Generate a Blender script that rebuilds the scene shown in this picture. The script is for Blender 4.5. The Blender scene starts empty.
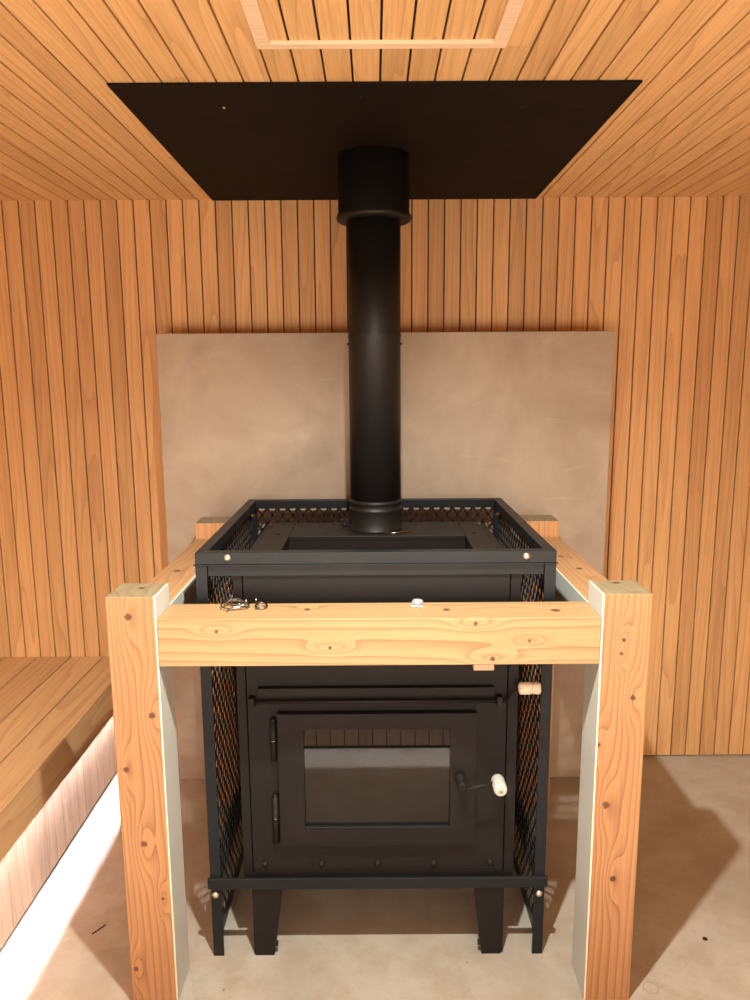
import bpy, bmesh, math, random
from mathutils import Vector, Matrix
random.seed(7)
scene = bpy.context.scene
COL = scene.collection
PI = math.pi

# ------------------------------------------------------------------ helpers
def srgb(r, g, b):
    f = lambda c: (c/255/12.92) if c/255 <= .04045 else ((c/255+.055)/1.055)**2.4
    return (f(r), f(g), f(b), 1)

class G:
    """collects shapes (in world coordinates) into one mesh"""
    def __init__(self):
        self.bm = bmesh.new()
        self.rnd = self.bm.verts.layers.float.new('rnd')
    def _tag(self, vs, r, mi=0, smooth=False):
        if r is None: r = 0.5
        for v in vs: v[self.rnd] = r
        fs = {f for v in vs for f in v.link_faces}
        for f in fs:
            f.material_index = mi
            f.smooth = smooth
    def box(self, a, b, r=None, mi=0, bev=0):
        a = Vector(a); b = Vector(b)
        c = (a+b)/2; s = b-a
        m = Matrix.Translation(c) @ Matrix.Diagonal((abs(s.x), abs(s.y), abs(s.z), 1))
        g = bmesh.ops.create_cube(self.bm, size=1, matrix=m)
        vs = g['verts']
        if bev:
            es = list({e for v in vs for e in v.link_edges})
            n0 = set(self.bm.verts) - set(vs)
            bmesh.ops.bevel(self.bm, geom=es, offset=bev, segments=2, profile=.5, affect='EDGES')
            vs = [v for v in self.bm.verts if v not in n0]
        self._tag(vs, r, mi)
        return self
    def cyl(self, p, q, r, r2=None, seg=32, rnd=None, mi=0, smooth=True, caps=True):
        p = Vector(p); q = Vector(q); d = q-p
        rot = d.to_track_quat('Z', 'Y').to_matrix().to_4x4()
        m = Matrix.Translation((p+q)/2) @ rot
        g = bmesh.ops.create_cone(self.bm, cap_ends=caps, segments=seg, radius1=r, radius2=r if r2 is None else r2, depth=d.length, matrix=m)
        self._tag(g['verts'], rnd, mi)
        if smooth:
            for f in {f for v in g['verts'] for f in v.link_faces}:
                if len(f.verts) == 4: f.smooth = True
        return self
    def lathe(self, prof, origin, axis=(0, 0, 1), seg=48, rnd=None):
        """prof: list of (radius, height) along axis; closed at the ends if radius 0"""
        rot = Vector(axis).to_track_quat('Z', 'Y').to_matrix()
        o = Vector(origin); rings = []
        allv = []
        for r, h in prof:
            ring = []
            for i in range(seg):
                a = 2*PI*i/seg
                ring.append(self.bm.verts.new(o + rot @ Vector((r*math.cos(a), r*math.sin(a), h))))
            rings.append(ring); allv += ring
        for k in range(len(rings)-1):
            for i in range(seg):
                j = (i+1) % seg
                f = self.bm.faces.new((rings[k][i], rings[k][j], rings[k+1][j], rings[k+1][i]))
                f.smooth = True
        self.bm.faces.new(list(reversed(rings[0]))); self.bm.faces.new(rings[-1])
        for v in allv: v[self.rnd] = .5 if rnd is None else rnd
        return self
    def tube(self, pts, r, closed=False, seg=8):
        pts = [Vector(p) for p in pts]; n = len(pts); rings = []
        prev = None
        for i, p in enumerate(pts):
            if closed: t = pts[(i+1) % n]-pts[i-1]
            else: t = pts[min(i+1, n-1)]-pts[max(i-1, 0)]
            t.normalize()
            up = Vector((0, 0, 1)) if abs(t.z) < .9 else Vector((1, 0, 0))
            if prev is not None:
                up = prev - t*prev.dot(t)
                if up.length < 1e-4: up = Vector((0, 0, 1))
            s = t.cross(up).normalized(); u = s.cross(t).normalized(); prev = u
            ring = [self.bm.verts.new(p + r*(math.cos(2*PI*k/seg)*s + math.sin(2*PI*k/seg)*u)) for k in range(seg)]
            rings.append(ring)
        m = n if closed else n-1
        for i in range(m):
            a, b = rings[i], rings[(i+1) % n]
            for k in range(seg):
                j = (k+1) % seg
                f = self.bm.faces.new((a[k], a[j], b[j], b[k])); f.smooth = True
        if not closed:
            self.bm.faces.new(list(reversed(rings[0]))); self.bm.faces.new(rings[-1])
        return self
    def prism(self, poly, axis, lo, hi, rnd=None, mi=0):
        """poly in the two other axes (in order), extruded along axis between lo and hi"""
        def P(u, v, w):
            return {'x': (w, u, v), 'y': (u, w, v), 'z': (u, v, w)}[axis]
        A = [self.bm.verts.new(P(u, v, lo)) for u, v in poly]
        B = [self.bm.verts.new(P(u, v, hi)) for u, v in poly]
        n = len(poly)
        self.bm.faces.new(A); self.bm.faces.new(list(reversed(B)))
        for i in range(n):
            self.bm.faces.new((A[i], B[i], B[(i+1) % n], A[(i+1) % n]))
        self._tag(A+B, rnd, mi)
        return self
    def strand(self, p, q, w, t, n):
        """flat strip from p to q, width w in the sheet, thickness t along n"""
        p = Vector(p); q = Vector(q); n = Vector(n); d = (q-p).normalized(); s = d.cross(n).normalized()*(w/2); n = n*(t/2)
        vs = [self.bm.verts.new(x) for x in (p-s-n, p+s-n, p+s+n, p-s+n, q-s-n, q+s-n, q+s+n, q-s+n)]
        for f in ((0, 1, 2, 3), (7, 6, 5, 4), (0, 4, 5, 1), (1, 5, 6, 2), (2, 6, 7, 3), (3, 7, 4, 0)):
            self.bm.faces.new([vs[i] for i in f])
        return self
    def build(self, name, mats, parent=None, loc=None):
        bmesh.ops.recalc_face_normals(self.bm, faces=self.bm.faces)
        org = Vector((0, 0, 0))
        if parent is not None:
            org = parent_world(parent)
        elif loc is not None:
            org = Vector(loc)
        bmesh.ops.translate(self.bm, verts=self.bm.verts, vec=-org)
        me = bpy.data.meshes.new(name); self.bm.to_mesh(me); self.bm.free()
        for m in (mats if isinstance(mats, (list, tuple)) else [mats]): me.materials.append(m)
        o = bpy.data.objects.new(name, me); COL.objects.link(o)
        if parent is not None: o.parent = parent
        else: o.location = org
        return o

def parent_world(o):
    v = Vector(o.location)
    while o.parent: o = o.parent; v += Vector(o.location)
    return v
def thing(name, label, cat, loc, group=None):
    o = bpy.data.objects.new(name, None); COL.objects.link(o)
    o.empty_display_size = .1
    o.location = loc; o['label'] = label; o['category'] = cat
    if group: o['group'] = group
    return o
def tag(o, label, cat, group=None):
    o['label'] = label; o['category'] = cat
    if group: o['group'] = group
    return o
def struct(o):
    o['kind'] = 'structure'; return o
def copy_tree(o, parent=None):
    c = o.copy(); COL.objects.link(c)
    if parent is not None: c.parent = parent
    for ch in list(o.children): copy_tree(ch, c)
    return c

# ------------------------------------------------------------------ materials
class N:
    def __init__(self, name):
        self.m = bpy.data.materials.new(name); self.m.use_nodes = True
        self.t = self.m.node_tree; self.b = self.t.nodes['Principled BSDF']
    def node(self, typ, **kw):
        n = self.t.nodes.new(typ)
        for k, v in kw.items(): setattr(n, k, v)
        return n
    def link(self, a, b): self.t.links.new(a, b)
    def val(self, sock, v):
        if isinstance(v, (int, float, tuple, list)): sock.default_value = v
        else: self.link(v, sock)
    def math(self, op, a, b=0.0, c=None, clamp=False):
        n = self.node('ShaderNodeMath', operation=op, use_clamp=clamp)
        self.val(n.inputs[0], a); self.val(n.inputs[1], b)
        if c is not None: self.val(n.inputs[2], c)
        return n.outputs[0]
    def vmath(self, op, a, b=(0, 0, 0)):
        n = self.node('ShaderNodeVectorMath', operation=op)
        self.val(n.inputs[0], a); self.val(n.inputs[1], b)
        return n.outputs['Value'] if op in ('DISTANCE', 'LENGTH', 'DOT_PRODUCT') else n.outputs[0]
    def noise(self, vec, scale=5, detail=2, rough=.5, dist=0):
        n = self.node('ShaderNodeTexNoise'); self.link(vec, n.inputs['Vector'])
        n.inputs['Scale'].default_value = scale; n.inputs['Detail'].default_value = detail
        n.inputs['Roughness'].default_value = rough; n.inputs['Distortion'].default_value = dist
        return n.outputs['Fac']
    def ramp(self, fac, stops):
        n = self.node('ShaderNodeValToRGB'); self.link(fac, n.inputs[0])
        e = n.color_ramp.elements
        while len(e) < len(stops): e.new(.5)
        for i, (p, c) in enumerate(stops): e[i].position = p; e[i].color = c if len(c) == 4 else (*c, 1)
        return n.outputs[0]
    def mix(self, fac, a, b, mode='MIX'):
        n = self.node('ShaderNodeMix', data_type='RGBA', blend_type=mode)
        self.val(n.inputs[0], fac); self.val(n.inputs[6], a); self.val(n.inputs[7], b)
        return n.outputs[2]
    def obj(self): return self.node('ShaderNodeTexCoord').outputs['Object']
    def bump(self, h, strength=.2, dist=.01):
        n = self.node('ShaderNodeBump'); n.inputs['Strength'].default_value = strength; n.inputs['Distance'].default_value = dist
        self.link(h, n.inputs['Height']); self.link(n.outputs[0], self.b.inputs['Normal'])
    def set(self, **kw):
        for k, v in kw.items():
            self.val(self.b.inputs[k.replace('_', ' ')], v)

def wood(name, axis, light, dark, line, rings=9, across=9, along=.55, line_amt=.55, var=.35, knots=(), rough=.55, tint=None, fib=.35, wob=1.6):
    """procedural wood with the grain running along the axis ('x','y','z')"""
    n = N(name); co = n.obj()
    rnd = n.node('ShaderNodeAttribute', attribute_name='rnd').outputs['Fac']
    off = n.node('ShaderNodeCombineXYZ')
    n.link(n.math('MULTIPLY', rnd, 37.3), off.inputs[0]); n.link(n.math('MULTIPLY', rnd, 71.9), off.inputs[1]); n.link(n.math('MULTIPLY', rnd, 53.1), off.inputs[2])
    i = 'xyz'.index(axis)
    def scaled(ac, al):
        s = [ac]*3; s[i] = al
        return n.vmath('ADD', n.vmath('MULTIPLY', co, tuple(s)), off.outputs[0])
    F = n.noise(scaled(across, along), 1, 1.5, .45)
    # slanted base field so the lines mostly run straight, with some cathedral shapes
    sx = n.node('ShaderNodeSeparateXYZ'); n.link(co, sx.inputs[0])
    others = [k for k in range(3) if k != i]
    straight = n.math('ADD', n.math('MULTIPLY', sx.outputs[others[0]], 4.0), n.math('MULTIPLY', sx.outputs[others[1]], 3.1))
    F = n.math('ADD', n.math('MULTIPLY', F, wob), straight)
    kn_mask = None
    for (kx, ky, kz, kr) in knots:
        k = Vector((kx, ky, kz))
        sc = [1, 1, 1]; sc[i] = .3
        d = n.vmath('DISTANCE', n.vmath('MULTIPLY', co, tuple(sc)), tuple(a*b for a, b in zip(k, sc)))
        g = n.math('POWER', 2.718, n.math('MULTIPLY', n.math('POWER', n.math('DIVIDE', d, kr*2.4), 2.0), -1.0))
        F = n.math('ADD', F, n.math('MULTIPLY', g, .13))
        d2 = n.vmath('DISTANCE', co, tuple(k))
        m = n.math('SUBTRACT', 1.0, n.math('DIVIDE', n.math('ADD', d2, n.math('MULTIPLY', n.math('SUBTRACT', n.noise(co, 150, 1), .5), kr*.9)), kr), clamp=True)
        m = n.math('MULTIPLY', m, 2.6, clamp=True)
        kn_mask = m if kn_mask is None else n.math('MAXIMUM', kn_mask, m)
    saw = n.math('FRACT', n.math('MULTIPLY', F, rings))
    lines = n.math('POWER', saw, 3.5)
    base = n.mix(n.noise(scaled(across*2.2, along*.8), 1, 2), light, dark)
    base = n.mix(n.math('MULTIPLY', lines, line_amt), base, line)
    fibre = n.noise(scaled(260, 5), 1, 2, .6)
    base = n.mix(fib, base, n.ramp(fibre, [(.3, (.62, .62, .62)), (.62, (1.12, 1.12, 1.12))]), 'MULTIPLY')
    wn = n.node('ShaderNodeTexWhiteNoise', noise_dimensions='1D'); n.link(n.math('MULTIPLY', rnd, 913.7), wn.inputs['W'])
    v = n.ramp(wn.outputs['Value'], [(0, (1-var, 1-var*1.15, 1-var*1.3)), (.5, (1, 1, 1)), (1, (1+var*.35, 1+var*.3, 1+var*.2))])
    base = n.mix(1, base, v, 'MULTIPLY')
    if kn_mask is not None:
        base = n.mix(n.math('MULTIPLY', kn_mask, .85), base, srgb(70, 38, 22))
    n.set(Base_Color=base, Roughness=rough)
    n.bump(fibre, .06, .002)
    return n.m

def metal_black(name, col, rough, spec=.5, speck=.0, nscale=60):
    n = N(name); co = n.obj()
    f = n.noise(co, nscale, 3)
    c = n.mix(f, tuple(x*.85 for x in col[:3])+(1,), tuple(x*1.15 for x in col[:3])+(1,))
    n.set(Base_Color=c, Roughness=n.math('ADD', n.math('MULTIPLY', n.noise(co, 9, 3), .12), rough-.06), Specular_IOR_Level=spec)
    n.bump(n.noise(co, 700, 1), .05, .001)
    return n.m

LIGHT = srgb(220, 177, 122); DARK = srgb(202, 150, 95); LINE = srgb(152, 96, 54)
M = {}
M['wall'] = wood('wall_board_wood', 'z', LIGHT, DARK, LINE, rings=7, across=8, along=.5, line_amt=.36, var=.2)
M['wallx'] = wood('side_wall_board_wood', 'z', LIGHT, DARK, LINE, rings=7, across=8, along=.5, line_amt=.36, var=.2)
M['ceil'] = wood('ceiling_board_wood', 'y', srgb(240, 206, 152), srgb(226, 184, 128), LINE, rings=7, across=8, along=.6, line_amt=.32, var=.15)
M['benchy'] = wood('bench_wood_lengthwise', 'y', srgb(212, 174, 126), srgb(196, 152, 104), srgb(148, 104, 66), rings=5, across=7, along=.5, line_amt=.35, var=.14)
M['benchx'] = wood('bench_wood_crosswise', 'x', srgb(212, 174, 126), srgb(196, 152, 104), srgb(148, 104, 66), rings=5, across=7, along=.5, line_amt=.35, var=.14)
M['kick'] = wood('bench_kick_wood', 'z', srgb(214, 186, 160), srgb(200, 166, 138), srgb(165, 122, 92), rings=5, across=8, along=.8, line_amt=.3, var=.12)
M['frame'] = wood('hatch_frame_wood', 'x', srgb(250, 232, 206), srgb(244, 220, 190), srgb(222, 186, 148), rings=4, line_amt=.2, var=.03)
def simple(name, col, rough=.5, **kw):
    n = N(name); f = n.noise(n.obj(), 40, 2)
    n.set(Base_Color=n.mix(f, tuple(x*.93 for x in col[:3])+(1,), tuple(min(1, x*1.06) for x in col[:3])+(1,)), Roughness=rough, **kw)
    return n.m
M['gap'] = simple('dark_backing', srgb(48, 28, 18), .9)
M['iron'] = metal_black('matte_black_stove_steel', srgb(29, 26, 24), .45, .16)
M['guard'] = metal_black('black_painted_guard_steel', srgb(25, 28, 30), .42, .26)
M['flue'] = metal_black('black_flue_paint', srgb(20, 18, 17), .5, .35)
M['plate'] = metal_black('black_ceiling_plate_paint', srgb(20, 13, 8), .75, .15)
M['mesh'] = metal_black('black_expanded_metal', srgb(26, 25, 25), .45, .4)
M['zinc'] = simple('zinc_bolt', srgb(215, 205, 180), .3, Metallic=.85)
M['steel'] = simple('bright_steel_wire', srgb(150, 148, 145), .25, Metallic=1.0)
M['hole'] = simple('dark_hole', srgb(8, 8, 8), .8)
M['knobwood'] = wood('knob_wood', 'x', srgb(244, 222, 196), srgb(236, 208, 178), srgb(205, 165, 130), rings=6, across=20, along=4, line_amt=.3, var=0)
M['grip'] = simple('white_grip', srgb(188, 188, 178), .45)
M['shim'] = simple('shim_wood', srgb(160, 128, 98), .6)
n = N('pale_lining_board'); co = n.obj()
n.set(Base_Color=n.mix(n.noise(co, 6, 4), srgb(178, 182, 174), srgb(196, 198, 190)), Roughness=.7)
n.bump(n.noise(co, 90, 3), .08, .002); M['board'] = n.m
n = N('pale_lining_edge'); n.set(Base_Color=srgb(238, 222, 196), Roughness=.6); M['edge'] = n.m
n = N('clear_plastic'); n.set(Base_Color=(.9, .95, 1, 1), Roughness=.12, Transmission_Weight=.75, IOR=1.45); M['plastic'] = n.m
n = N('dark_stove_glass'); n.set(Base_Color=(.006, .005, .004, 1), Roughness=.01, IOR=1.6, Specular_IOR_Level=.5); M['glass'] = n.m
n = N('led_strip'); n.set(Base_Color=(1, 1, 1, 1), Emission_Color=srgb(238, 240, 255), Emission_Strength=720); M['led'] = n.m
n = N('lamp_glow'); n.set(Base_Color=(1, 1, 1, 1), Emission_Color=srgb(255, 226, 190), Emission_Strength=30); M['lamp'] = n.m

# mortar wall behind the stove: trowelled plaster
n = N('trowelled_mortar'); co = n.obj()
big = n.noise(co, 2.2, 5, .6, .8); fine = n.noise(co, 28, 4, .6)
c = n.ramp(big, [(.3, srgb(152, 138, 120)[:3]), (.5, srgb(168, 154, 135)[:3]), (.7, srgb(184, 171, 152)[:3])])
c = n.mix(n.math('MULTIPLY', fine, .25), c, srgb(150, 120, 95))
streak = n.noise(n.vmath('MULTIPLY', co, (3, 3, 14)), 1, 4, .65, 1.5)
c = n.mix(n.ramp(streak, [(.62, (0, 0, 0)), (.72, (.25, .25, .25))]), c, srgb(205, 182, 156))
n.set(Base_Color=c, Roughness=.62)
n.bump(n.math('ADD', n.math('MULTIPLY', big, .6), n.math('MULTIPLY', fine, .2)), .25, .01); M['mortar'] = n.m

# concrete floor
n = N('worn_concrete'); co = n.obj()
big = n.noise(co, 1.7, 5, .6, .5); mid = n.noise(co, 9, 4, .65); fine = n.noise(co, 70, 3, .7)
c = n.ramp(big, [(.32, srgb(154, 147, 132)[:3]), (.52, srgb(172, 165, 150)[:3]), (.7, srgb(182, 176, 162)[:3])])
c = n.mix(n.ramp(mid, [(.38, (.4, .4, .4)), (.58, (0, 0, 0))]), c, srgb(152, 134, 110))
c = n.mix(n.ramp(fine, [(.2, (.5, .5, .5)), (.42, (0, 0, 0))]), c, srgb(150, 124, 98))
spv = n.node('ShaderNodeTexVoronoi'); n.link(n.vmath('ADD', co, (0, 0, 0)), spv.inputs['Vector']); spv.inputs['Scale'].default_value = 13
spk = n.math('LESS_THAN', spv.outputs['Distance'], n.math('MULTIPLY', n.math('SUBTRACT', n.noise(co, 5, 1), .47), .35))
c = n.mix(n.math('MULTIPLY', spk, .65), c, srgb(105, 84, 66))
stain = n.noise(co, 3.3, 6, .7, 1.2)
c = n.mix(n.ramp(stain, [(.56, (0, 0, 0)), (.64, (.22, .22, .22))]), c, srgb(140, 118, 94))
# ring left by a tin on the concrete
ell = n.vmath('DISTANCE', n.vmath('MULTIPLY', co, (1, 1, 0)), (.742, 1.732, 0))
ringm = n.math('SUBTRACT', 1.0, n.math('DIVIDE', n.math('ABSOLUTE', n.math('SUBTRACT', ell, .0195)), .0022), clamp=True)
c = n.mix(n.math('MULTIPLY', ringm, .55), c, srgb(120, 98, 66))
n.set(Base_Color=c, Roughness=n.math('ADD', n.math('MULTIPLY', mid, .2), .5))
n.bump(n.math('ADD', mid, n.math('MULTIPLY', fine, .3)), .12, .004); M['floor'] = n.m

# ------------------------------------------------------------------ room shell
ZC = 2.3116; YW = 2.951; XL, XR = -1.92, 1.76; YF = -.62
P_ = .0629; GAP = .0052; X0 = -.5965
g = G(); g.box((XL-.05, YF-.05, -.06), (XR+.05, YW+.05, 0)); struct(g.build('floor', M['floor']))
def board_xs(lo, hi, X0=X0-.0065):
    k = math.floor((lo-X0)/P_)
    while X0+k*P_ < hi:
        a = max(lo, X0+k*P_+GAP/2); b = min(hi, X0+(k+1)*P_-GAP/2)
        if b-a > .004: yield a, b
        k += 1
g = G()
g.box((XL-.05, YW+.012, 0), (XR+.05, YW+.05, ZC+.06), mi=1)
for a, b in board_xs(XL, XR): g.box((a, YW, .006), (b, YW+.013, ZC), r=random.random())
struct(g.build('wall_back', [M['wall'], M['gap']]))
g = G()
g.box((XL-.05, YF-.05, ZC+.012), (XR+.05, YW+.012, ZC+.06), mi=1)
HX0, HX1, HY0, HY1 = -.236, .278, .72, 1.643
for a, b in board_xs(XL, XR, X0-.0129):
    # split round the hatch
    if b <= HX0+.003 or a >= HX1-.003:
        g.box((a, YF, ZC), (b, YW, ZC+.013), r=random.random())
    else:
        g.box((a, HY1, ZC), (b, YW, ZC+.013), r=random.random())
        g.box((a, YF, ZC), (b, HY0, ZC+.013), r=random.random())
        if a < HX0: g.box((a, HY0+.0002, ZC), (HX0+.003, HY1-.0002, ZC+.013), r=.4)
        if b > HX1: g.box((HX1-.003, HY0+.0002, ZC), (b, HY1-.0002, ZC+.013), r=.6)
        if b > HX0+.03 and a < HX1-.03:
            g.box((max(a, HX0+.004), HY0, ZC+.003), (min(b, HX1-.004), HY1, ZC+.013), r=random.random())
struct(g.build('ceiling', [M['ceil'], M['gap']]))
g = G()
for a, b in (((HX0, HY0), (HX1, HY0+.03)), ((HX0, HY1-.024), (HX1, HY1)), ((HX0, HY0+.03), (HX0+.03, HY1-.024)), ((HX1-.03, HY0+.03), (HX1, HY1-.024))):
    g.box((a[0], a[1], ZC-.005), (b[0], b[1], ZC+.003), r=.5, bev=.0012)
struct(g.build('trim_1', M['frame']))
for nm, x0, x1, xb0, xb1 in (('wall_left', XL-.013, XL, XL-.05, XL-.012), ('wall_right', XR, XR+.013, XR+.012, XR+.05)):
    g = G(); g.box((xb0, YF, 0), (xb1, YW+.012, ZC+.012), mi=1)
    y = YF
    while y < YW:
        g.box((x0, y+GAP/2, .006), (x1, min(YW, y+P_-GAP/2), ZC), r=random.random()); y += P_
    struct(g.build(nm, [M['wallx'], M['gap']]))
g = G(); g.box((XL-.05, YF-.05, 0), (XR+.05, YF-.012, ZC+.012), mi=1)
for a, b in board_xs(XL, XR): g.box((a, YF-.013, .006), (b, YF, ZC), r=random.random())
struct(g.build('wall_front', [M['wall'], M['gap']]))

# mortar-finished block panel behind the stove
g = G(); g.box((-.811, 2.787, 0), (.902, YW-.001, 1.802), bev=.003)
tag(g.build('mortar_panel', M['mortar'], loc=(.045, 2.87, 0)), 'brown trowelled mortar heat panel standing on the floor behind the stove', 'panel')

# ------------------------------------------------------------------ benches
def kick_boards(g, fn, lo, hi, off=0):
    y = lo
    while y < hi-.01:
        fn(g, y+.0012, min(hi, y+P_-.0012)); y += P_
LED_L = thing('sauna_bench', 'wooden slatted bench along the left, glowing from beneath', 'bench', (-1.45, 1.9, 0))
g = G(); edges = [-1.024, -1.156, -1.293, -1.4325, -1.570, -1.707, -1.845]
for i in range(len(edges)):
    hi = edges[i] - (.004 if i else 0); lo = edges[i+1]+.004 if i+1 < len(edges) else XL+.002
    if lo < hi: g.box((lo, .753, .445), (hi, YW-.001, .475), r=random.random(), bev=.0015)
g.build('seat', M['benchy'], LED_L)
g = G(); g.box((-1.054, .753, .339), (-1.0245, YW-.001, .4445), r=.31, bev=.0015); g.build('front_fascia', M['benchy'], LED_L)
g = G()
kick_boards(g, lambda g, a, b: g.box((-1.101, a, .012), (-1.0892, b, .4445), r=random.random()), .753, YW-.001)
g.box((-1.12, .753, .0), (-1.1015, YW-.001, .4445), mi=1)
g.build('kick_panel', [M['kick'], M['gap']], LED_L)
g = G(); g.box((-1.071, .765, .388), (-1.065, YW-.01, .392)); g.build('light_strip', M['led'], LED_L)

B2 = thing('corner_bench', 'wooden slatted bench facing the stove door, seen only as its mirror image in the glass', 'bench', (0, .2, 0))
g = G(); y = .750
while y > YF+.02:
    g.box((XL+.002, max(YF+.002, y-.133), .445), (XR-.002, y, .475), r=random.random(), bev=.0015); y -= .1385
g.build('seat', M['benchx'], B2)
g = G(); g.box((-1.02, .720, .339), (XR-.002, .7495, .4445), r=.77, bev=.0015); g.build('front_fascia', M['benchx'], B2)
g = G()
kick_boards(g, lambda g, a, b: g.box((a+.0012, .673, .014), (b-.0012, .685, .4445), r=random.random()), -1.02, XR-.002)
g.box((-1.02, .655, 0), (XR-.002, .6725, .4445), mi=1)
g.build('kick_panel', [M['kick'], M['gap']], B2)
g = G(); g.box((-1.0, .700, .388), (XR-.02, .706, .392)); g.build('light_strip', M['led'], B2)

# ------------------------------------------------------------------ ceiling plate and flue
CP = thing('ceiling_plate', 'large black steel heat plate fixed flat under the slatted ceiling', 'plate', (.013, 2.385, ZC-.006))
g = G(); g.box((-.611, 1.821, ZC-.006), (.625, 2.944, ZC-.001), bev=.0008); g.build('plate', M['plate'], CP)
for x, y in ((-.37, 1.967), (-.252, 2.44), (.379, 1.972), (.513, 1.967), (.306, 2.43), (.61, 2.457), (-.025, 1.90), (-.56, 2.44)):
    g = G(); g.lathe([(.004, 0), (.0038, .0015), (.002, .003)], (x, y, ZC-.0059), (0, 0, -1), 12); g.build('screw', M['zinc'] if x == -.37 else M['flue'], CP)

FX, FY = .004, 2.385
FL = thing('flue_pipe', 'black round steel chimney pipe rising from the stove to the ceiling plate', 'chimney', (FX, FY, 1.142))
g = G(); g.lathe([(.089, 1.1425), (.089, 1.146), (.0865, 1.149), (.0865, 1.207), (.0875, 1.209), (.0875, 1.213), (.0845, 1.216), (.0845, 1.229), (.0875, 1.232), (.0875, 1.238), (.0835, 1.243)], (FX, FY, 0), seg=64); g.build('base_collar', M['flue'], FL)
g = G(); g.lathe([(.0832, 1.2435), (.0832, 1.757), (.0845, 1.760), (.0845, 1.772), (.0832, 1.775), (.0832, 2.112)], (FX, FY, 0), seg=64); g.build('lower_pipe', M['flue'], FL)
g = G(); g.lathe([(.105, 2.113), (.1145, 2.116), (.1165, 2.122), (.1155, 2.131), (.1105, 2.136), (.1105, ZC-.0075)], (FX, FY, 0), seg=64); g.build('upper_pipe', M['flue'], FL)
for s in (-1, 1):
    g = G(); g.lathe([(.004, 0), (.004, .003), (.002, .005)], (FX+s*.0832, FY, 1.742), (s, 0, 0), 12); g.build('screw', M['flue'], FL)

# ------------------------------------------------------------------ wood stove
ST = thing('wood_stove', 'large matte black steel wood stove with a wide glass door', 'stove', (.005, 2.19, 0))
g = G()
F = 1.873
# shell as panels so that the top recess is real
g.box((-.377, F, .214), (-.352, 2.52, 1.128), bev=.002)
g.box((.361, F, .214), (.389, 2.52, 1.128), bev=.002)
g.box((-.3515, F-.001, .1975), (.3605, F+.004, .2515))
g.box((-.3515, 2.50, .252), (.3605, 2.52, 1.128))
g.box((-.3515, F+.0045, .214), (.3605, 2.499, .222))
g.build('body', M['iron'], ST)
# front plate with a hole for the firebox
g = G()
for a, b in (((-.3485, .252), (-.205, 1.125)), ((.211, .252), (.3575, 1.125)), ((-.205, .252), (.211, .395)), ((-.205, .694), (.211, 1.125))):
    g.box((a[0], F-.003, a[1]), (b[0], F+.005, b[1]))
g.box((-.348, F-.0045, .262), (.357, F-.0031, .2655))
g.build('front_plate', M['iron'], ST)
g = G(); g.box((-.25, F+.02, .30), (.256, F+.024, .74)); g.box((-.25, F+.0245, .30), (.256, F+.3, .305))
g.build('firebox', M['hole'], ST)
# top plate: rim around a shallow recess
g = G(); rx0, rx1, ry0, ry1 = -.272, .288, 1.95, 2.262; zt = 1.142
g.box((-.347, 1.885, zt-.014), (rx0, 2.485, zt), bev=.0015)
g.box((rx1, 1.885, zt-.014), (.357, 2.485, zt), bev=.0015)
g.box((rx0+.0002, 1.885, zt-.014), (rx1-.0002, ry0, zt), bev=.0015)
g.box((rx0+.0002, ry1, zt-.014), (rx1-.0002, 2.485, zt), bev=.0015)
g.box((rx0-.004, ry0-.004, zt-.045), (rx1+.004, ry1+.004, zt-.04))
g.box((rx0-.004, ry0-.004, zt-.0395), (rx0, ry1+.004, zt-.0142)); g.box((rx1, ry0-.004, zt-.0395), (rx1+.004, ry1+.004, zt-.0142))
g.box((rx0+.0002, ry1, zt-.0395), (rx1-.0002, ry1+.004, zt-.0142)); g.box((rx0+.0002, ry0-.004, zt-.0395), (rx1-.0002, ry0, zt-.0142))
g.build('top_plate', M['iron'], ST)
for x in (-.31, .32):
    g = G(); g.lathe([(.008, 0), (.008, .002), (.005, .004)], (x, 2.30, zt), (0, 0, 1), 16); g.build('top_bolt', M['guard'], ST)
# ledge and slide rail
g = G(); g.box((-.318, F-.022, .793), (.320, F-.0031, .814), bev=.002); g.build('ledge', M['iron'], ST)
sl = G(); sl.cyl((-.345, F-.018, .774), (.352, F-.018, .774), .0055, seg=16)
sl.cyl((.352, F-.018, .774), (.385, F-.03, .815), .004, seg=12)
sl = sl.build('slide_rod', M['iron'], ST)
for x in (-.335, .335):
    g = G(); g.box((x-.008, F-.028, .758), (x+.008, F-.0031, .788), bev=.002); g.build('bracket', M['iron'], ST)
g = G(); g.lathe([(.006, -.004), (.0155, 0), (.0165, .003), (.0165, .030), (.0145, .032), (.0145, .038), (.0165, .040), (.0165, .052), (.013, .055)], (.386, F-.03, .815), (1, 0, 0), 28)
g.build('slide_knob', M['knobwood'], ST)['label'] = 'pale turned wooden knob'
# door
DX0, DX1, DZ0, DZ1 = -.266, .2735, .351, .742; WX0, WX1, WZ0, WZ1 = -.197, .2035, .402, .697
D = G()
yd0, yd1 = F-.026, F-.0045
for a, b in (((DX0, DZ0), (WX0, DZ1)), ((WX1, DZ0), (DX1, DZ1)), ((WX0, DZ0), (WX1, WZ0)), ((WX0, WZ1), (WX1, DZ1))):
    D.box((a[0], yd0, a[1]), (b[0], yd1, b[1]))
D.box((DX0+.004, yd0+.012, DZ0-.027), (DX1-.004, yd1, DZ0-.0002))
door = D.build('door', M['iron'], ST)
g = G(); g.box((WX0-.002, F-.013, WZ0-.002), (WX1+.002, F-.009, WZ1+.002)); g.build('glass_pane', M['glass'], door)
g = G(); g.box((WX0+.001, F-.0245, WZ0-.001), (WX1-.001, F-.0135, WZ0+.0045), bev=.001); g.build('glass_ledge', M['guard'], door)
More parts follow.
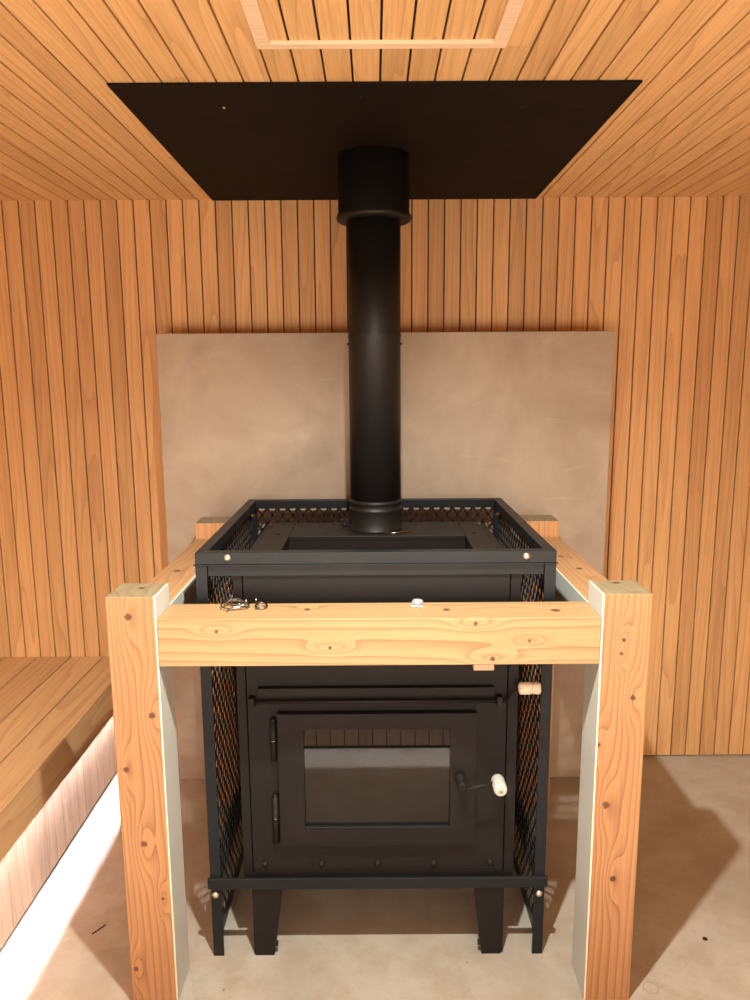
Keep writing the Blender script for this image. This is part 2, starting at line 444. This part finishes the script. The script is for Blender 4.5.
for z0, z1, zr in ((.604, .7215, .663), (.356, .496, .431)):
    g = G(); g.cyl((-.2795, F-.015, z0), (-.2795, F-.015, z1), .0085, seg=20); g.cyl((-.2795, F-.015, z1), (-.2795, F-.015, z1+.006), .0085, .004, seg=20)
    g.box((-.2795, F-.007, z0+.01), (-.2662, F-.0046, z1-.01))
    h = g.build('hinge', M['iron'], door)
    g = G(); g.cyl((-.2795, F-.015, zr-.0012), (-.2795, F-.015, zr+.0012), .0092, seg=20); g.build('hinge_washer', M['steel'], h)
# handle: boss, arm, grip
g = G(); g.lathe([(.0145, 0), (.0145, .022), (.012, .024), (.012, .055), (.009, .059)], (.230, F-.0262, .560), (0, -1, 0), 28)
g.cyl((.230, 1.797, .548), (.318, 1.802, .565), .0058, .0045, seg=14)
hd = g.build('door_handle', M['iron'], door)
g = G(); g.lathe([(.010, 0), (.0165, .003), (.018, .008), (.018, .052), (.016, .058), (.012, .060)], (.329, 1.828, .561), (.0, -1, 0.0), 32)
gr = g.build('grip', M['grip'], hd); gr['label'] = 'white capsule-shaped handle grip'
g = G(); g.lathe([(.006, 0), (.006, .0015), (.003, .0016)], (.329, 1.7678, .561), (0, -1, 0), 18); g.build('grip_screw', M['zinc'], gr)
for x in (-.316, -.156, .003, .163, .322):
    g = G(); g.lathe([(.0095, 0), (.009, .003), (.006, .006), (.002, .0075)], (x, F-.0031, .280), (0, -1, 0), 20); g.build('rivet', M['iron'], ST)
# legs: folded, tapered plates
for (xo, xi, bo, bi) in ((-.353, -.267, -.35, -.295), (.361, .275, .354, .300)):
    for yy, sg in ((1.8545, 1), (2.50, -1)):
        g = G(); t = .004
        ya, yb = (yy, yy+t*sg)
        g.prism([(xo, .2130), (xi, .2130), (xi, .205), (bi, 0), (bo, 0)], 'y', min(ya, yb), max(ya, yb))
        sgn = 1 if xo > 0 else -1
        lo, hi = sorted((xo, xo-sgn*t))
        g.prism([(yb, .2130), (yb+sg*.07, .2130), (yb+sg*.04, 0), (yb, 0)], 'x', lo, hi)
        lo, hi = sorted((bi+.000, bi+sgn*.006))
        g.build('leg', M['iron'], ST)
    if True:
        s = 1 if xo < 0 else -1
        g = G(); g.cyl((bi, 1.864, .03), (bi+s*.010, 1.864, .03), .008, seg=14); g.build('levelling_bolt', M['guard'], ST)
# thin metal pin and wing nut behind the flue
tag(G().tube([(.037, 2.288, 1.1445), (.080, 2.300, 1.1445), (.118, 2.318, 1.1445)], .0018).build('wire_pin', M['steel'], loc=(.08, 2.30, 1.142)), 'thin bright metal pin lying on the stove top beside the flue', 'pin')
g = G(); g.lathe([(.011, 0), (.011, .005), (.007, .006), (.007, .011)], (-.100, 2.43, zt), (0, 0, 1), 18); g.box((-.116, 2.427, zt+.011), (-.102, 2.431, zt+.022), bev=.001); g.box((-.098, 2.427, zt+.011), (-.084, 2.431, zt+.022), bev=.001)
g.build('wing_nut', M['iron'], ST)

# ------------------------------------------------------------------ guard cage
GD = thing('stove_guard', 'black steel guard cage with expanded mesh sides around the stove', 'guard', (.003, 2.275, 0))
gx0, gx1, gy0, gy1, gz = -.469, .475, 1.853, 2.698, 1.189
for x in (gx0, gx1-.03):
    for y in (gy0, gy1-.03):
        g = G()
        # angle iron: one leg facing front/rear, one leg along the side
        yy = y if y == gy0 else y+.026
        g.box((x, yy, 0), (x+.03, yy+.004, gz-.0315), bev=.0008)
        xx = x if x == gx0 else x+.026
        g.box((xx, min(y, yy) if y != gy0 else y+.0042, 0), (xx+.004, y+.03 if y == gy0 else yy-.0002, gz-.0315))
        g.build('corner_post', M['guard'], GD)
g = G(); g.box((gx0, gy0, gz-.031), (gx1, gy0+.03, gz), bev=.001); g.box((gx0-.004, gy0-.004, gz-.034), (gx1+.004, gy0+.006, gz-.0312), bev=.0005)
g.box((gx0+.0302, gy0+.009, gz-.064), (gx1-.0302, gy0+.0135, gz-.0312)); g.build('top_rail', M['guard'], GD)
g = G(); g.box((gx0, gy1-.03, gz-.031), (gx1, gy1, gz), bev=.001); g.build('top_rail', M['guard'], GD)
for x in (gx0, gx1-.03):
    g = G(); g.box((x, gy0+.0302, gz-.031), (x+.03, gy1-.0302, gz), bev=.001); g.build('top_rail', M['guard'], GD)
g = G(); g.box((gx0-.006, gy0-.009, .219), (gx1+.006, gy0-.0004, .251), bev=.0012); g.build('lower_bar', M['guard'], GD)
g = G(); g.box((gx0, gy1+.0004, .219), (gx1, gy1+.008, .251), bev=.0012); g.build('lower_bar', M['guard'], GD)
for x0, x1 in ((gx0+.0045, gx0+.0085), (gx1-.0085, gx1-.0045)):
    g = G(); g.box((x0, gy0+.031, .165), (x1, gy1-.031, .285)); g.build('side_plate', M['guard'], GD)
    g = G(); g.box((x0, gy0+.0045, .0), (x1, gy1-.0045, .048)); g.build('foot_rail', M['guard'], GD)
def expanded(org, u, v, nu, nv, cu, cv, nrm, w=.0076, t=.0028):
    g = G(); o = Vector(org); u = Vector(u); v = Vector(v)
    P = lambda i, j: o + u*(i*cu/2) + v*(j*cv/2)
    for i in range(nu*2):
        for j in range(nv*2+1):
            if (i+j) % 2: continue
            for dj in (-1, 1):
                if 0 <= j+dj <= nv*2: g.strand(P(i, j), P(i+1, j+dj), w, t, nrm)
    return g
L = gy1-gy0-.06; H = gz-.031-.06
nu = 21; nv = 20
for x in (gx0+.012, gx1-.012):
    expanded((x, gy0+.03, .055), (0, 1, 0), (0, 0, 1), nu, nv, L/nu, H/nv, (1, 0, 0)).build('mesh_panel', M['mesh'], GD)
L2 = gx1-gx0-.06
expanded((gx0+.03, gy1-.012, .26), (1, 0, 0), (0, 0, 1), 23, 16, L2/23, (gz-.031-.26)/16, (0, 1, 0)).build('mesh_panel', M['mesh'], GD)
bp = [(-.384, gy0-.0003, 1.176, -1), (.396, gy0-.0003, 1.1755, -1), (-.456, gy0-.0003, .196, -1), (.460, gy0-.0003, .194, -1)]
bp += [(-.459, gy1-.0301, 1.128, -1), (.464, gy1-.0301, 1.128, -1)]
for x, y, z, s in bp:
    if y > 2.5: y = gy1-.0045
    g = G(); g.lathe([(.0095, 0), (.0095, .0015), (.0085, .003), (.0065, .0055), (.002, .007)], (x, y, z), (0, s, 0), 22); g.build('bolt', M['zinc'], GD)['label'] = 'bright zinc bolt head'

# ------------------------------------------------------------------ timber barrier
PXL, PXR, PY, PZ, W = -.649, .669, 1.693, 1.1206, .12
BT, BB, RY = 1.062, .943, 2.589
TBo = Vector((.01, 2.2, 0))
TB = thing('timber_barrier', 'square pale timber barrier of posts and rails around the stove', 'barrier', TBo)
cl = dict(light=srgb(184, 140, 96), dark=srgb(168, 118, 76), line=srgb(124, 78, 46))
def kn(lst): return [(x-TBo.x, y-TBo.y, z-TBo.z, r) for x, y, z, r in lst]
wl = wood('left_post_timber', 'z', cl['light'], cl['dark'], cl['line'], rings=17, across=6, along=.35, line_amt=.7, var=0, wob=.55,
          knots=kn([(-.596, PY, 1.071, .011), (-.553, PY, .816, .010), (-.626, PY, .672, .009), (-.593, PY, .467, .010), (-.635, PY, .104, .008), (-.553, PY, .31, .006)]))
wr = wood('right_post_timber', 'z', cl['light'], cl['dark'], cl['line'], rings=17, across=6, along=.35, line_amt=.7, var=0, wob=.55,
          knots=kn([(.635, PY, .855, .009), (.553, PY, .731, .009), (.582, PY, .567, .011), (.609, PY, .359, .010), (.605, PY, 1.005, .006), (.600, PY, .97, .005)]))
wb = wood('front_rail_timber', 'x', srgb(180, 150, 108), srgb(166, 132, 88), srgb(126, 90, 54), rings=16, across=6, along=.3, line_amt=.65, var=0, wob=.55,
          knots=kn([(-.385, PY, 1.032, .006), (-.11, PY, .989, .006), (.244, PY, 1.048, .007), (.287, PY, .958, .008), (.376, PY, 1.004, .005), (.18, 1.76, BT, .012), (.45, 1.75, BT, .014), (-.17, 1.77, BT, .010)]))
wz = wood('rear_post_timber', 'z', srgb(206, 158, 108), srgb(190, 138, 88), srgb(150, 98, 56), rings=9, across=6, along=.35, line_amt=.45, var=0)
wy = wood('side_rail_timber', 'y', srgb(196, 156, 112), srgb(176, 134, 92), srgb(132, 92, 58), rings=9, across=6, along=.4, line_amt=.5, var=0,
          knots=kn([(-.60, 2.15, BT, .014), (.62, 2.15, BT, .012), (.60, 2.3, BT, .01)]))
endm = wood('sawn_end_timber', 'y', srgb(150, 138, 108), srgb(136, 122, 92), srgb(104, 88, 62), rings=7, across=8, along=3, line_amt=.5, var=0,
            knots=kn([(-.585, 1.77, PZ, .010), (.612, 1.79, PZ, .012)]))
LB = .005
def post(x0, x1, y0, y1, mat, name='post'):
    g = G(); g.box((x0, y0, 0), (x1, y1, PZ), r=random.random(), bev=.0018)
    g.bm.faces.ensure_lookup_table()
    for f in g.bm.faces:
        if f.normal.z > .9 and f.calc_center_median().z > PZ-.001: f.material_index = 1
    return g.build(name, [mat, endm], TB)
pl_ = post(PXL, PXL+W-LB, PY, PY+W, wl); pr_ = post(PXR-W+LB, PXR, PY, PY+W, wr)
post(PXL, PXL+W, RY, RY+W, wz); post(PXR-W, PXR, RY, RY+W, wz)
def lining(a, b, parent):
    g = G(); g.box(a, b, bev=.0012)
    for f in g.bm.faces:
        if abs(f.normal.x) < .5: f.material_index = 1
    g.build('lining_board', [M['board'], M['edge']], parent)['label'] = 'pale grey lining board'
lining((PXL+W-LB+.0002, PY+.0005, .0), (PXL+W, PY+W, PZ-.0002), pl_)
lining((PXR-W, PY+.0005, .0), (PXR-W+LB-.0002, PY+W, PZ-.0002), pr_)
g = G(); g.box((PXL+W+.0005, PY+.001, BB), (PXR-W-.0005, PY+.129, BT), r=.2, bev=.0018); fr = g.build('front_rail', wb, TB)
for x0, x1, xi in ((PXL+.001, PXL+W-LB, 1), (PXR-W+LB, PXR-.001, -1)):
    g = G(); g.box((x0, PY+W+.0003, BB), (x1, RY-.0003, BT), r=random.random(), bev=.0018); sr = g.build('side_rail', wy, TB)
    if xi == 1: lining((x1+.0002, PY+W+.0003, BB), (x1+LB, RY-.0003, BT), sr)
    else: lining((x0-LB, PY+W+.0003, BB), (x0-.0002, RY-.0003, BT), sr)
g = G(); g.box((.241, PY+.0012, .928), (.291, PY+.022, BB-.0002), bev=.0008); g.build('shim', M['shim'], fr)['label'] = 'small pale wooden tab under the beam'

# things on the front beam
def ringpts(c, r, tilt, ax, sq=1.0, n=28, ph=0):
    R = Matrix.Rotation(tilt, 3, Vector(ax))
    return [Vector(c)+R @ Vector((r*math.cos(2*PI*i/n+ph), r*sq*math.sin(2*PI*i/n+ph), 0)) for i in range(n)]
g = G()
zb = BT+.0032
g.tube(ringpts((-.362, 1.783, zb+.006), .028, .14, (1, 0, .2), .8), .0017, True)
g.tube(ringpts((-.350, 1.786, zb+.008), .030, .2, (.2, 1, 0), .75), .0017, True)
g.tube(ringpts((-.340, 1.784, zb+.006), .023, -.22, (1, .4, 0), .9), .0015, True)
g.tube([(-.385, 1.79, zb+.002), (-.37, 1.80, zb+.014), (-.35, 1.802, zb+.017), (-.33, 1.79, zb+.010), (-.322, 1.775, zb)], .0015)
g.tube([(-.366, 1.80, zb), (-.366, 1.803, zb+.026)], .0015); g.tube([(-.366, 1.762, zb+.001), (-.369, 1.748, zb)], .0022)
g.tube([(-.328, 1.79, zb), (-.328, 1.795, zb+.018)], .0015)
tag(g.build('wire_ring', M['steel'], loc=(-.352, 1.785, BT)), 'larger tangle of bent steel wire rings on top of the front beam', 'wire')
g = G()
g.tube(ringpts((-.288, 1.783, zb+.003), .015, .16, (1, .3, 0), .95), .0017, True)
g.tube(ringpts((-.288, 1.783, zb+.007), .0135, .3, (0, 1, 0), .95), .0014, True)
g.tube([(-.302, 1.79, zb), (-.303, 1.795, zb+.022)], .0015); g.tube([(-.302, 1.79, zb), (-.299, 1.764, zb)], .0015)
tag(g.build('wire_ring', M['steel'], loc=(-.288, 1.783, BT)), 'smaller single steel wire ring right of the wire tangle on the beam', 'wire')
g = G(); g.lathe([(.0145, 0), (.0145, .010), (.013, .014), (.006, .016)], (.109, 1.797, BT+.0002), (0, 0, 1), 24); g.box((.090, 1.776, BT+.0002), (.124, 1.792, BT+.005), bev=.001)
tag(g.build('plastic_cap', M['plastic'], loc=(.107, 1.79, BT)), 'small clear whitish plastic cap on the back edge of the front beam', 'cap')

# debris on the floor
g = G(); g.prism([(-.853, 1.939), (-.851, 1.937), (-.8235, 1.974), (-.825, 1.977)], 'z', .0005, .003)
tag(g.build('wood_splinter', M['iron'], loc=(-.839, 1.957, 0)), 'dark thin splinter on the floor left of the front left post', 'splinter')
g = G(); g.prism([(.958, 1.903), (.963, 1.897), (.972, 1.899), (.97, 1.906), (.962, 1.908)], 'z', .0003, .005)
tag(g.build('bark_chip', M['gap'], loc=(.965, 1.902, 0)), 'tiny dark chip on the floor right of the barrier', 'chip')

# ------------------------------------------------------------------ lamp (the one downlight whose shadows cross the floor)
LX, LY, LZ = .025, 1.035, 2.28
LP = thing('ceiling_lamp', 'small round white recessed ceiling downlight above the front of the stove', 'lamp', (LX, LY, ZC))
g = G(); g.lathe([(.045, ZC+.0027), (.045, ZC-.004), (.040, ZC-.008), (.03, ZC-.008)], (LX, LY, 0), (0, 0, 1), 32); g.build('socket', M['grip'], LP)
ld = bpy.data.lights.new('ceiling_lamp_light', 'SPOT'); ld.energy = 225; ld.color = (1.0, .97, .89); ld.shadow_soft_size = .02; ld.spot_size = math.radians(152); ld.spot_blend = .7
lo = bpy.data.objects.new('ceiling_lamp_light', ld); lo.location = (0, 0, LZ-ZC); COL.objects.link(lo); lo.parent = LP

# unseen frame and area light added behind the camera as soft fill
wz0, wz1, wx0, wx1 = .56, 1.36, -1.5, 1.5
g = G()
for a, b in (((wx0-.05, wz0-.05), (wx1+.05, wz0)), ((wx0-.05, wz1), (wx1+.05, wz1+.05)), ((wx0-.05, wz0), (wx0, wz1)), ((wx1, wz0), (wx1+.05, wz1))):
    g.box((a[0], YF+.0005, a[1]), (b[0], YF+.03, b[1]), bev=.002)
fill_fr = struct(g.build('fill_light_frame', M['frame'], loc=(0, YF, wz0)))
wl_ = bpy.data.lights.new('fill_light', 'AREA'); wl_.shape = 'RECTANGLE'; wl_.size = wx1-wx0; wl_.size_y = wz1-wz0; wl_.energy = 62; wl_.color = (1.0, .93, .82)
wo = bpy.data.objects.new('fill_light', wl_); COL.objects.link(wo); wo.parent = fill_fr
wo.location = (0, .012, (wz1-wz0)/2); wo.rotation_euler = (PI/2, 0, 0)
w = bpy.data.worlds.new('world'); scene.world = w; w.use_nodes = True
w.node_tree.nodes['Background'].inputs[0].default_value = (.02, .015, .01, 1)
w.node_tree.nodes['Background'].inputs[1].default_value = .0

# ------------------------------------------------------------------ camera
fw = Vector((0.00101253, 0.98599027, -0.16679977)); rt = Vector((0.99998048, -0.00202684, -0.00591092)); up = rt.cross(fw)
cd = bpy.data.cameras.new('camera'); cam = bpy.data.objects.new('camera', cd); COL.objects.link(cam)
mt = Matrix((rt, up, -fw)).transposed().to_4x4(); mt.translation = Vector((0, 0, 1.64)); cam.matrix_world = mt
cd.sensor_fit = 'VERTICAL'; cd.sensor_height = 36; cd.lens = 730.5/1000*36; cd.clip_start = .02
scene.camera = cam
vs = scene.view_settings; vs.view_transform = 'Standard'; vs.look = 'None'; vs.gamma = 1; vs.exposure = .06; vs.use_curve_mapping = False
